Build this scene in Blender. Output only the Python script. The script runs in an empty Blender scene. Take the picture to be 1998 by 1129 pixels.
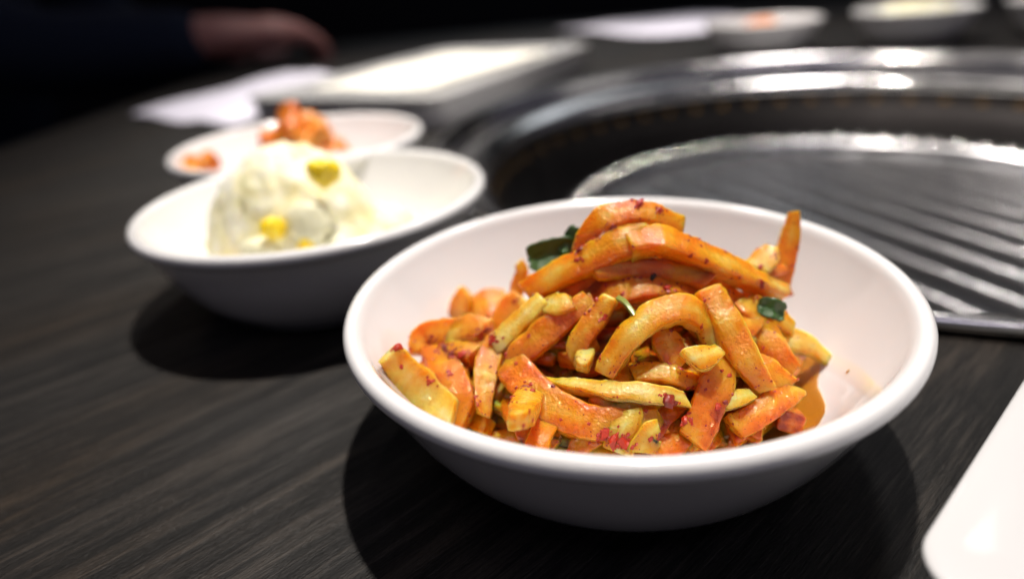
import bpy, bmesh, math, random
from math import sin, cos, pi, radians, sqrt, atan2
from mathutils import Vector, Matrix, noise
from mathutils.bvhtree import BVHTree

# lengths below are written in scene units of 0.75 mm and turned into metres on the way in
S = 0.00075
sc = bpy.context.scene
COL = sc.collection
rnd = random.Random(11)

# ------------------------------------------------------------------ camera
F, PITCH, ROLL, CH = 1270.0, 0.4460, 0.08966, 97.79
cam_d = bpy.data.cameras.new('camera'); cam = bpy.data.objects.new('camera', cam_d); COL.objects.link(cam)
right = Vector((1, 0, 0)); up = Vector((0, sin(PITCH), cos(PITCH))); fwd = Vector((0, cos(PITCH), -sin(PITCH)))
r2 = right * cos(ROLL) - up * sin(ROLL); u2 = right * sin(ROLL) + up * cos(ROLL)
M = Matrix((r2, u2, -fwd)).transposed().to_4x4(); M.translation = Vector((0, 0, CH)) * S
cam.matrix_world = M
cam_d.sensor_width = 36; cam_d.lens = F / 1998 * 36
cam_d.clip_start = 0.004; cam_d.clip_end = 50
cam_d.dof.use_dof = True; cam_d.dof.focus_distance = 119 * S
cam_d.dof.aperture_fstop = (cam_d.lens / 1000) / (3.0e-3) ; cam_d.dof.aperture_blades = 0
sc.camera = cam
# ------------------------------------------------------------------ world, lamps, exposure
w = bpy.data.worlds.new('World'); sc.world = w; w.use_nodes = True
bg = w.node_tree.nodes['Background']; bg.inputs['Color'].default_value = (0.58, 0.55, 0.72, 1); bg.inputs['Strength'].default_value = 0.09
def lamp(name, loc, aim, size, watts, col):
    l = bpy.data.lights.new(name, 'AREA'); l.shape = 'DISK'; l.size = size * S; l.energy = watts; l.color = col
    o = bpy.data.objects.new(name, l); o.location = Vector(loc) * S
    o.rotation_euler = (Vector(aim) - Vector(loc)).to_track_quat('-Z', 'Y').to_euler(); COL.objects.link(o)
    return o
def spot(name, loc, aim, cone, blend, watts, col, rad=45):
    l = bpy.data.lights.new(name, 'SPOT'); l.energy = watts; l.color = col; l.shadow_soft_size = rad * S; l.spot_size = radians(cone); l.spot_blend = blend
    o = bpy.data.objects.new(name, l); o.location = Vector(loc) * S
    o.rotation_euler = (Vector(aim) - Vector(loc)).to_track_quat('-Z', 'Y').to_euler(); COL.objects.link(o)
spot('downlight', (118, 300, 1000), (75, 235, 0), 66, 1.0, 34, (1.0, .925, .84), 17)
spot('far_downlight', (-120, 980, 1500), (140, 790, 0), 48, .9, 96, (1.0, .93, .86))
spot('side_downlight', (640, 830, 1500), (330, 430, 0), 74, .7, 11, (1.0, .95, .92), 70)
def panel(name, loc, sx, sy, radiance, col, rot=0):
    l = bpy.data.lights.new(name, 'AREA'); l.shape = 'RECTANGLE'; l.size = sx * S; l.size_y = sy * S; l.color = col
    l.energy = radiance * pi * sx * sy * S * S
    o = bpy.data.objects.new(name, l); o.location = Vector(loc) * S; o.rotation_euler = (0, 0, rot); COL.objects.link(o)
panel('added_reflection_panel', (450, 2950, 1750), 1700, 900, 1.3, (.88, .94, 1.0))  # unseen panels added for reflections in the steel, table sheen and soft fill
panel('added_reflection_panel', (300, -800, 1650), 1300, 260, 3.2, (.86, .80, 1.0))
panel('added_reflection_panel', (-1350, 1900, 1500), 600, 600, 1.0, (1.0, .75, .48))
panel('added_reflection_panel', (1700, 700, 1650), 300, 1100, 2.0, (1.0, .95, .9))
for q in ((-330, -650, 1500), (420, -520, 1500), (-800, 350, 1600), (900, 250, 1600)):  # small unseen lamps added to put crisp glints on rims and metal
    panel('added_glint_lamp', q, 36, 36, 90, (1.0, .95, .88))
sc.view_settings.view_transform = 'Standard'; sc.view_settings.look = 'None'
sc.view_settings.exposure = 0; sc.view_settings.gamma = 1
sc.render.engine = 'CYCLES'
sc.cycles.max_bounces = 10; sc.cycles.caustics_reflective = True; sc.cycles.blur_glossy = 1.0; sc.cycles.sample_clamp_indirect = 6
sc.cycles.use_denoising = True

# ------------------------------------------------------------------ helpers
def mk(name, verts, faces, mat, parent=None, loc=(0, 0, 0), smooth=True, attr=None):
    me = bpy.data.meshes.new(name)
    me.from_pydata([tuple(c * S for c in v) for v in verts], [], faces)
    if smooth: me.polygons.foreach_set('use_smooth', [True] * len(me.polygons))
    if mat is not None: me.materials.append(mat)
    if attr:
        a = me.attributes.new('tone', 'FLOAT', 'POINT'); a.data.foreach_set('value', attr)
    me.update()
    o = bpy.data.objects.new(name, me); o.location = Vector(loc) * S
    COL.objects.link(o)
    if parent is not None: o.parent = parent
    return o
def thing(name, label, cat, loc=(0, 0, 0), rot=0, group=None):
    o = bpy.data.objects.new(name, None); o.location = Vector(loc) * S; o.rotation_euler = (0, 0, rot)
    o.empty_display_size = 0.01; COL.objects.link(o); o['label'] = label; o['category'] = cat
    if group: o['group'] = group
    return o
def tag(o, label=None, cat=None, group=None, kind=None):
    for k, v in (('label', label), ('category', cat), ('group', group), ('kind', kind)):
        if v: o[k] = v
    return o
def lathe(prof, n=96, a0=0.0):
    vs, fs = [], []
    rows = []
    for r, z in prof:
        if r < 1e-6:
            rows.append([len(vs)]); vs.append((0, 0, z))
        else:
            rows.append(list(range(len(vs), len(vs) + n)))
            vs += [(r * cos(a0 + 2 * pi * k / n), r * sin(a0 + 2 * pi * k / n), z) for k in range(n)]
    for a, b in zip(rows, rows[1:]):
        for k in range(n):
            j = (k + 1) % n
            if len(a) == 1 and len(b) == 1: continue
            if len(a) == 1: fs.append((a[0], b[k], b[j]))
            elif len(b) == 1: fs.append((a[k], b[0], a[j]))
            else: fs.append((a[k], b[k], b[j], a[j]))
    return vs, [f[::-1] for f in fs]
def catmull(P, n):
    P = [Vector(p) for p in P]
    if len(P) == 2: P = [P[0], (P[0] + P[1]) / 2, P[1]]
    Q = [2 * P[0] - P[1]] + P + [2 * P[-1] - P[-2]]
    out = []
    m = len(P) - 1
    for i in range(n):
        t = i / (n - 1) * m; k = min(int(t), m - 1); u = t - k
        a, b, c, d = Q[k:k + 4]
        out.append(0.5 * ((2 * b) + (c - a) * u + (2 * a - 5 * b + 4 * c - d) * u * u + (3 * b - a - 3 * c + d) * u ** 3))
    return out
def nz(p, s, seed=0.0): return noise.noise(Vector((p[0] * s + seed, p[1] * s - seed * 1.7, p[2] * s + seed * 0.6)))

# ------------------------------------------------------------------ materials
def mat(name):
    m = bpy.data.materials.new(name); m.use_nodes = True
    return m, m.node_tree.nodes, m.node_tree.links, m.node_tree.nodes['Principled BSDF']
def plain(name, col, rough=.5, metal=0, coat=0, sss=0, rad=(1, .5, .25), scale=.002, bump=0, bscale=400, spec=.5):
    m, N, L, p = mat(name)
    p.inputs['Base Color'].default_value = (*col, 1); p.inputs['Roughness'].default_value = rough
    p.inputs['Metallic'].default_value = metal; p.inputs['Coat Weight'].default_value = coat; p.inputs['Coat Roughness'].default_value = .08
    p.inputs['Specular IOR Level'].default_value = spec
    if sss:
        p.inputs['Subsurface Weight'].default_value = sss; p.inputs['Subsurface Radius'].default_value = rad; p.inputs['Subsurface Scale'].default_value = scale
    if bump:
        t = N.new('ShaderNodeTexCoord'); n = N.new('ShaderNodeTexNoise'); n.inputs['Scale'].default_value = bscale; n.inputs['Detail'].default_value = 4
        b = N.new('ShaderNodeBump'); b.inputs['Strength'].default_value = bump; b.inputs['Distance'].default_value = .0006
        L.new(t.outputs['Object'], n.inputs['Vector']); L.new(n.outputs['Fac'], b.inputs['Height']); L.new(b.outputs['Normal'], p.inputs['Normal'])
    return m
def ramp(N, pts):
    r = N.new('ShaderNodeValToRGB'); e = r.color_ramp.elements
    while len(e) < len(pts): e.new(.5)
    for k, (x, c) in enumerate(pts): e[k].position = x; e[k].color = (*c, 1)
    return r

CERAMIC, N, L, p = mat('white_glazed_ceramic')
p.inputs['Base Color'].default_value = (.81, .805, .81, 1); p.inputs['Coat Weight'].default_value = .8; p.inputs['Coat Roughness'].default_value = .03
t = N.new('ShaderNodeTexCoord'); n = N.new('ShaderNodeTexNoise'); n.inputs['Scale'].default_value = 60; n.inputs['Detail'].default_value = 6
L.new(t.outputs['Object'], n.inputs['Vector'])
r = ramp(N, [(.35, (.14,) * 3), (.7, (.24,) * 3)]); L.new(n.outputs['Fac'], r.inputs['Fac']); L.new(r.outputs['Color'], p.inputs['Roughness'])
n2 = N.new('ShaderNodeTexNoise'); n2.inputs['Scale'].default_value = 35; b = N.new('ShaderNodeBump'); b.inputs['Strength'].default_value = .05; b.inputs['Distance'].default_value = .001
L.new(t.outputs['Object'], n2.inputs['Vector']); L.new(n2.outputs['Fac'], b.inputs['Height']); L.new(b.outputs['Normal'], p.inputs['Normal'])

MELAMINE = CERAMIC.copy(); MELAMINE.name = 'off_white_melamine'
MELAMINE.node_tree.nodes['Principled BSDF'].inputs['Base Color'].default_value = (.65, .65, .655, 1)
# dark stained wood: fibres run along the local x axis of the mapping, turned 41 degrees
WOOD, N, L, p = mat('charcoal_stained_wood')
t = N.new('ShaderNodeTexCoord'); mp = N.new('ShaderNodeMapping'); mp.vector_type = 'TEXTURE'; mp.inputs['Rotation'].default_value = (0, 0, radians(40))
L.new(t.outputs['Object'], mp.inputs['Vector'])
def streak(sx, sy, detail, rough=.6, dist=0):
    m2 = N.new('ShaderNodeMapping'); m2.inputs['Scale'].default_value = (sx, sy, 1); L.new(mp.outputs['Vector'], m2.inputs['Vector'])
    q = N.new('ShaderNodeTexNoise'); q.inputs['Scale'].default_value = 1; q.inputs['Detail'].default_value = detail; q.inputs['Roughness'].default_value = rough; q.inputs['Distortion'].default_value = dist
    L.new(m2.outputs['Vector'], q.inputs['Vector']); return q
band = streak(9, 260, 3); fibre = streak(90, 2200, 4, .7); broad = streak(7, 22, 2)
fleck = streak(700, 4200, 2, .5)
def math_(op, a, b_):
    q = N.new('ShaderNodeMath'); q.operation = op
    for i, x in enumerate((a, b_)):
        if isinstance(x, (int, float)): q.inputs[i].default_value = x
        else: L.new(x, q.inputs[i])
    return q.outputs[0]
mix = math_('ADD', math_('MULTIPLY', band.outputs['Fac'], .48), math_('MULTIPLY', fibre.outputs['Fac'], .52))
cr = ramp(N, [(.40, (.0014, .0014, .0016)), (.5, (.0065, .006, .0058)), (.60, (.030, .026, .023))]); L.new(mix, cr.inputs['Fac'])
brown = ramp(N, [(.48, (1, 1, 1)), (.68, (1.22, .98, .74))]); L.new(broad.outputs['Fac'], brown.inputs['Fac'])
mx = N.new('ShaderNodeMix'); mx.data_type = 'RGBA'; mx.blend_type = 'MULTIPLY'; mx.inputs['Factor'].default_value = 1
L.new(cr.outputs['Color'], mx.inputs['A']); L.new(brown.outputs['Color'], mx.inputs['B']); L.new(mx.outputs['Result'], p.inputs['Base Color'])
rr = ramp(N, [(.35, (.6,) * 3), (.7, (.4,) * 3)]); L.new(mix, rr.inputs['Fac']); L.new(rr.outputs['Color'], p.inputs['Roughness'])
ht = math_('ADD', math_('ADD', math_('MULTIPLY', band.outputs['Fac'], .6), math_('MULTIPLY', fibre.outputs['Fac'], .5)), math_('MULTIPLY', fleck.outputs['Fac'], .35))
b = N.new('ShaderNodeBump'); b.inputs['Strength'].default_value = .85; b.inputs['Distance'].default_value = .0006
L.new(ht, b.inputs['Height']); L.new(b.outputs['Normal'], p.inputs['Normal']); p.inputs['Specular IOR Level'].default_value = .24

def brushed(name, col, rough, amp=.25, sc_=900, blot=.04):
    m, N, L, p = mat(name); p.inputs['Metallic'].default_value = 1; p.inputs['Base Color'].default_value = (*col, 1)
    t = N.new('ShaderNodeTexCoord'); s = N.new('ShaderNodeSeparateXYZ'); L.new(t.outputs['Object'], s.inputs['Vector'])
    ln = N.new('ShaderNodeVectorMath'); ln.operation = 'LENGTH'
    c2 = N.new('ShaderNodeCombineXYZ'); L.new(s.outputs['X'], c2.inputs['X']); L.new(s.outputs['Y'], c2.inputs['Y']); L.new(c2.outputs['Vector'], ln.inputs[0])
    c3 = N.new('ShaderNodeCombineXYZ'); L.new(ln.outputs['Value'], c3.inputs['X']); L.new(s.outputs['Z'], c3.inputs['Y'])
    n = N.new('ShaderNodeTexNoise'); n.inputs['Scale'].default_value = sc_; n.inputs['Detail'].default_value = 5; n.inputs['Roughness'].default_value = .7
    L.new(c3.outputs['Vector'], n.inputs['Vector'])
    n3 = N.new('ShaderNodeTexNoise'); n3.inputs['Scale'].default_value = 45; n3.inputs['Detail'].default_value = 5; L.new(t.outputs['Object'], n3.inputs['Vector'])
    r = ramp(N, [(.3, (max(rough - blot, .05),) * 3), (.7, (rough + blot,) * 3)]); L.new(n3.outputs['Fac'], r.inputs['Fac']); L.new(r.outputs['Color'], p.inputs['Roughness'])
    b = N.new('ShaderNodeBump'); b.inputs['Strength'].default_value = amp; b.inputs['Distance'].default_value = .0002
    L.new(n.outputs['Fac'], b.inputs['Height']); L.new(b.outputs['Normal'], p.inputs['Normal'])
    return m
STEEL = brushed('brushed_stainless_steel', (.66, .65, .64), .15, .15)
DARKSTEEL = brushed('sooty_dark_steel', (.012, .011, .011), .42, .3)
PANSTEEL = brushed('worn_pan_steel', (.36, .36, .37), .25, .12, 700, .01)
BARSTEEL = plain('bead_blasted_bar_steel', (.34, .34, .35), .24, 1, bump=.2, bscale=500)
STUD = plain('polished_steel', (.7, .68, .64), .12, 1)
DARKMETAL = plain('blackened_steel_gap', (.012, .012, .013), .5, .6)

TRANS = .27
# radish: tone attribute mixes pale flesh with chilli sauce, noise breaks it up
RADISH, N, L, p = mat('pickled_radish')
t = N.new('ShaderNodeTexCoord'); at = N.new('ShaderNodeAttribute'); at.attribute_name = 'tone'
n1 = N.new('ShaderNodeTexNoise'); n1.inputs['Scale'].default_value = 260; n1.inputs['Detail'].default_value = 5; n1.inputs['Roughness'].default_value = .6
n2 = N.new('ShaderNodeTexNoise'); n2.inputs['Scale'].default_value = 1300; n2.inputs['Detail'].default_value = 4
for q in (n1, n2): L.new(t.outputs['Object'], q.inputs['Vector'])
f = math_('ADD', math_('ADD', at.outputs['Fac'], .09), math_('MULTIPLY', math_('SUBTRACT', n1.outputs['Fac'], .5), .42))
f = math_('ADD', f, math_('MULTIPLY', math_('SUBTRACT', n2.outputs['Fac'], .5), .18))
cr = ramp(N, [(.0, (.96, .74, .34)), (.2, (.95, .57, .10)), (.42, (.93, .36, .010)), (.66, (.86, .20, .002)), (.88, (.62, .095, .002)), (1, (.36, .04, .003))])
L.new(f, cr.inputs['Fac'])
ns = N.new('ShaderNodeTexNoise'); ns.inputs['Scale'].default_value = 2600; ns.inputs['Detail'].default_value = 2; L.new(t.outputs['Object'], ns.inputs['Vector'])
sp = ramp(N, [(.64, (0, 0, 0)), (.70, (1, 1, 1))]); L.new(ns.outputs['Fac'], sp.inputs['Fac'])
smx = N.new('ShaderNodeMix'); smx.data_type = 'RGBA'; L.new(math_('MULTIPLY', sp.outputs['Color'], math_('MULTIPLY', f, .9)), smx.inputs['Factor'])
L.new(cr.outputs['Color'], smx.inputs['A']); smx.inputs['B'].default_value = (.42, .045, .006, 1); L.new(smx.outputs['Result'], p.inputs['Base Color'])
p.inputs['Subsurface Weight'].default_value = 1; p.inputs['Subsurface Radius'].default_value = (1, .5, .14); p.inputs['Subsurface Scale'].default_value = .005; p.inputs['Specular IOR Level'].default_value = .0
p.inputs['Roughness'].default_value = .36; p.inputs['Coat Weight'].default_value = 1; p.inputs['Coat Roughness'].default_value = .06; p.inputs['Transmission Weight'].default_value = TRANS; p.inputs['Coat IOR'].default_value = 1.45
b = N.new('ShaderNodeBump'); b.inputs['Strength'].default_value = .45; b.inputs['Distance'].default_value = .00035
n3 = N.new('ShaderNodeTexNoise'); n3.inputs['Scale'].default_value = 1900; n3.inputs['Detail'].default_value = 3; L.new(t.outputs['Object'], n3.inputs['Vector'])
L.new(math_('ADD', n3.outputs['Fac'], math_('MULTIPLY', n1.outputs['Fac'], 1.4)), b.inputs['Height']); L.new(b.outputs['Normal'], p.inputs['Normal'])
n4 = N.new('ShaderNodeTexNoise'); n4.inputs['Scale'].default_value = 950; n4.inputs['Detail'].default_value = 1.5; L.new(t.outputs['Object'], n4.inputs['Vector'])
b4 = N.new('ShaderNodeBump'); b4.inputs['Strength'].default_value = .7; b4.inputs['Distance'].default_value = .00075
L.new(n4.outputs['Fac'], b4.inputs['Height']); L.new(b.outputs['Normal'], b4.inputs['Normal']); L.new(b4.outputs['Normal'], p.inputs['Coat Normal'])

CHILLI = plain('wet_red_chili', (.42, .022, .003), .3, coat=.1, sss=.0, rad=(1, .2, .1), scale=.0006, bump=.4, bscale=2500)
CHILLIDARK = plain('dark_dried_chili', (.22, .014, .006), .3, coat=.5, bump=.4, bscale=2500)
SAUCE = plain('orange_red_chili_sauce', (.96, .40, .03), .12, coat=.8, bump=.6, bscale=900)
SAUCE.node_tree.nodes['Principled BSDF'].inputs['Transmission Weight'].default_value = .8
GREEN = plain('dark_green_scallion', (.035, .095, .014), .35, coat=.3, sss=.15, rad=(.4, 1, .2), scale=.0005, bump=.5, bscale=1500)
STEM = plain('light_green_stem', (.22, .26, .05), .3, coat=.6, sss=.3, rad=(.6, 1, .2), scale=.0006)
BLACKBIT = plain('black_pepper_scrap', (.012, .009, .008), .4, coat=.4)

# mashed potato: grainy pale cream
POTATO, N, L, p = mat('mashed_potato_salad')
t = N.new('ShaderNodeTexCoord'); n1 = N.new('ShaderNodeTexNoise'); n1.inputs['Scale'].default_value = 130; n1.inputs['Detail'].default_value = 7; n1.inputs['Roughness'].default_value = .65
L.new(t.outputs['Object'], n1.inputs['Vector'])
cr = ramp(N, [(.32, (.78, .70, .34)), (.46, (.88, .84, .56)), (.62, (.92, .90, .76))]); L.new(n1.outputs['Fac'], cr.inputs['Fac']); L.new(cr.outputs['Color'], p.inputs['Base Color'])
p.inputs['Roughness'].default_value = .45; p.inputs['Subsurface Weight'].default_value = .4; p.inputs['Subsurface Radius'].default_value = (1, .8, .4); p.inputs['Subsurface Scale'].default_value = .0015
b = N.new('ShaderNodeBump'); b.inputs['Strength'].default_value = .7; b.inputs['Distance'].default_value = .0014; L.new(n1.outputs['Fac'], b.inputs['Height']); L.new(b.outputs['Normal'], p.inputs['Normal'])
CORN = plain('yellow_corn', (.98, .70, .015), .3, coat=.3, sss=.5, rad=(1, .7, .1), scale=.001)
CHUNK = plain('boiled_potato', (.78, .76, .55), .4, sss=.4, rad=(1, .9, .6), scale=.0015, bump=.3, bscale=300)
KIMCHI, N, L, p = mat('cabbage_kimchi')
t = N.new('ShaderNodeTexCoord'); n1 = N.new('ShaderNodeTexNoise'); n1.inputs['Scale'].default_value = 110; n1.inputs['Detail'].default_value = 5; L.new(t.outputs['Object'], n1.inputs['Vector'])
cr = ramp(N, [(.3, (.50, .06, .005)), (.5, (.70, .22, .015)), (.7, (.80, .42, .09))]); L.new(n1.outputs['Fac'], cr.inputs['Fac']); L.new(cr.outputs['Color'], p.inputs['Base Color'])
p.inputs['Roughness'].default_value = .4; p.inputs['Coat Weight'].default_value = .1; p.inputs['Subsurface Weight'].default_value = .3; p.inputs['Subsurface Scale'].default_value = .001
PAPER = plain('white_paper', (.72, .70, .80), .7, bump=.15, bscale=60, spec=.2)
MENU = plain('cream_paper', (.80, .77, .68), .7, bump=.1, bscale=60, spec=.2)
PINKINK = plain('faded_pink_ink', (.55, .33, .30), .7)
SKIN = plain('skin', (.26, .11, .10), .5, sss=.3, rad=(1, .4, .25), scale=.004, bump=.1, bscale=300)
NAVY = plain('navy_knit', (.006, .010, .024), .9, bump=.5, bscale=500, spec=.2)
DARKCLOTH = plain('dark_trousers', (.008, .008, .010), .9, bump=.3, bscale=500, spec=.2)
HAIR = plain('black_hair', (.010, .008, .007), .5, bump=.5, bscale=700)
BLACKWALL = plain('dark_painted_wall', (.006, .006, .009), .9, spec=.1)
DARKFLOOR = plain('dark_floor', (.008, .007, .007), .8, spec=.1)

# ------------------------------------------------------------------ room surfaces and table
GX, GY, GR = 232.0, 401.0, 268.0
mk('floor', [(-4000, -3000, -1000), (4000, -3000, -1000), (4000, 3600, -1000), (-4000, 3600, -1000)], [(0, 1, 2, 3)], DARKFLOOR)['kind'] = 'structure'
mk('wall', [(-4000, 3600, -1000), (4000, 3600, -1000), (4000, 3600, 2500), (-4000, 3600, 2500), (-4000, 3660, -1000), (4000, 3660, -1000), (4000, 3660, 2500), (-4000, 3660, 2500)],
   [(0, 1, 2, 3), (5, 4, 7, 6), (3, 2, 6, 7), (1, 5, 6, 2), (4, 0, 3, 7)], BLACKWALL, smooth=False)['kind'] = 'structure'
X0, X1, Y0, Y1 = -430., 960., -330., 1500.
table = thing('dining_table', 'dark charcoal wood grain tabletop under all the dishes', 'table', (GX, GY, 0))
n = 180; vs = []; fs = []
corner = sorted(atan2(y - GY, x - GX) % (2 * pi) for x in (X0, X1) for y in (Y0, Y1))
angs = sorted([2 * pi * k / n for k in range(n)] + corner)
n = len(angs)
for a in angs:
    c, s_ = cos(a), sin(a)
    tx = ((X1 - GX) if c > 0 else (X0 - GX)) / c if abs(c) > 1e-9 else 1e9
    ty = ((Y1 - GY) if s_ > 0 else (Y0 - GY)) / s_ if abs(s_) > 1e-9 else 1e9
    d = min(tx, ty)
    vs += [(GR * c, GR * s_, 0), (d * c, d * s_, 0), (d * c, d * s_, -45), (GR * c, GR * s_, -45)]
for k in range(n):
    j = (k + 1) % n
    for e in range(4):
        e2 = (e + 1) % 4
        fs.append((4 * k + e, 4 * k + e2, 4 * j + e2, 4 * j + e))
mk('tabletop', vs, fs, WOOD, table, smooth=False)
for sx in (X0 + 90, X1 - 90):
    for sy in (Y0 + 90, Y1 - 90):
        v, f_ = lathe([(0, -1000), (38, -1000), (38, -985), (30, -980), (28, -60), (40, -45.5), (0, -45.5)], 20)
        mk('leg', v, f_, DARKMETAL, table, (sx - GX, sy - GY, 0))

# ------------------------------------------------------------------ round grill set in the table
grill = thing('table_grill', 'round stainless steel barbecue grill sunk into the tabletop', 'grill', (GX, GY, 0))
def ring(name, prof, m, n=220, z=0): 
    v, f_ = lathe(prof, n); return mk(name, v, f_, m, grill, (0, 0, z))
ring('outer_rim', [(266.5, -6), (266.5, 1.2), (275, 1.0), (276, 2.5), (275.2, 4.6), (273, 5.6), (270.5, 5.2), (268, 1.5), (266, -5), (264.6, -8.2)], STEEL)
ring('inner_rim', [(264.4, -9.5), (263.2, -7.2), (260, -7.0), (252, -9.4), (246, -12.2), (242, -14.4), (239.8, -16.5), (239.4, -20), (241.5, -25)], STEEL)
ring('groove', [(266.8, -8), (266, -12.5), (263, -13), (261, -12)], DARKMETAL)
ring('well_wall', [(241, -22), (238, -30), (230, -38), (221, -50), (214, -62), (206, -72), (196, -76)], DARKSTEEL)
ring('pan_rim', [(207, -72.5), (204, -66), (199, -59), (192, -55.6), (184, -55), (179, -57), (177, -61), (176, -66)], PANSTEEL)
ring('pan_floor', [(177.5, -64), (170, -67.5), (60, -68.5), (0, -68.5)], PANSTEEL, 120)
# straight parallel grate bars lying across the pan
ux, uy = cos(radians(-71)), sin(radians(-71)); wx, wy = -uy, ux
BARW, PITCHB = 24.5, 28.0
for kb in range(-6, 7):
    off = kb * PITCHB + 9
    if abs(off) + BARW / 2 > 166: continue
    hl = sqrt(171.0 ** 2 - (abs(off) + BARW / 2) ** 2)
    nl = 24; cs = [(-BARW / 2, -4.5), (-BARW / 2, -.8)] + [(BARW / 2 * sin(q), 1.3 * cos(q) - .6) for q in [radians(x) for x in range(-78, 79, 13)]] + [(BARW / 2, -.8), (BARW / 2, -4.5)]
    V = []; F_ = []
    for i in range(nl + 1):
        l_ = -hl + 2 * hl * i / nl; sq = 1 if 0 < i < nl else .96
        for a_, b_ in cs:
            V.append((ux * l_ + wx * (off + a_ * sq), uy * l_ + wy * (off + a_ * sq), -62.5 + b_ * sq + .25 * nz((l_, off, a_), .03, 3)))
    m_ = len(cs)
    for i in range(nl):
        for k in range(m_ - 1): F_.append((i * m_ + k, i * m_ + k + 1, (i + 1) * m_ + k + 1, (i + 1) * m_ + k))
    F_.append(tuple(range(m_))[::-1]); F_.append(tuple(range(nl * m_, nl * m_ + m_)))
    mk('grate_bar', V, F_, BARSTEEL, grill)
dome_v, dome_f = lathe([(5.6 * cos(q * pi / 16), 2.5 * sin(q * pi / 16)) for q in range(8)] + [(0, 2.5)], 20)
stud0 = None
for k in range(64):
    a = 2 * pi * k / 64
    if stud0 is None: stud0 = mk('rivet', dome_v, dome_f, STUD, grill)
    o = stud0 if k == 0 else stud0.copy()
    if k: COL.objects.link(o); o.parent = grill
    o.location = Vector((188 * cos(a), 188 * sin(a), -55.6)) * S
glint_v, glint_f = lathe([(3.8, 0), (3.5, .7), (2.8, .8), (2.2, .2), (0, 0)], 14)  # row of amber metal discs standing in for lamp reflections on the well wall
AMBERGLINT = plain('amber_glint_metal', (.05, .03, .012), .42, 1)
h0 = None
for k in range(54):
    a = 2 * pi * k / 54
    if h0 is None: h0 = mk('amber_glint_disc', glint_v, glint_f, AMBERGLINT, grill)
    o = h0 if k == 0 else h0.copy()
    if k: COL.objects.link(o); o.parent = grill
    o.location = Vector((236.6 * cos(a), 236.6 * sin(a), -31.0)) * S
    o.rotation_euler = Vector((-cos(a) * .72, -sin(a) * .72, .7)).to_track_quat('Z', 'Y').to_euler()

# ------------------------------------------------------------------ bowls
BOWL = [(0, 1.6), (31, 1.6), (31.6, 0), (35.5, 0), (37, 1.6), (41, 4.2), (46, 9), (50.5, 15.5), (54, 22), (57.0, 28.6), (58.0, 30.8), (59.5, 31.9), (60.2, 33.2), (60.0, 34.5), (59.2, 35.4),
        (58.0, 35.6), (56.9, 35.0), (56.1, 33.7), (55.2, 31.6), (53.2, 27.5), (49.6, 21), (45.6, 15), (40.5, 10), (34, 6.9), (26, 5.6), (14, 5.1), (0, 5)]
def smooth_prof(pr, sub=3):
    P = catmull([(a, 0, b) for a, b in pr], (len(pr) - 1) * sub + 1)
    return [(max(q.x, 0), q.z) for q in P]
bv, bf = lathe([(0, 1.6), (31, 1.6)] + smooth_prof(BOWL[2:-1]) + [(0, 5)], 128)
bowl0 = None
def bowl(x, y, label, rot=0):
    global bowl0
    if bowl0 is None: bowl0 = mk('side_dish_bowl', bv, bf, CERAMIC); o = bowl0
    else: o = bowl0.copy(); COL.objects.link(o)
    o.location = Vector((x, y, 0)) * S; o.rotation_euler = (0, 0, rot)
    return tag(o, label, 'bowl', 'small round white side dish bowls')
B1 = Vector((23.5, 129.2, 0)); B2 = Vector((-66.3, 224.6, 0)); B3 = Vector((-97.1, 322.4, 0))
B4 = Vector((292, 738, 0)); B5 = Vector((446, 722, 0)); B6 = Vector((590, 690, 0))
bowl(B1.x, B1.y, 'white bowl nearest the viewer, full of orange shredded radish')
bowl(B2.x, B2.y, 'white bowl holding a pale scoop of potato salad, casting a dark shadow', 1)
bowl(B3.x, B3.y, 'white bowl of red cabbage kimchi just behind the potato salad', 2)
bowl(B4.x, B4.y, 'far blurred white bowl with brown food, left of three across the grill', 3)
bowl(B5.x, B5.y, 'far blurred white bowl of yellowish salad, middle of three across the grill', 4)
bowl(B6.x, B6.y, 'far blurred white bowl cut by the right picture edge across the grill', 5)

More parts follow.
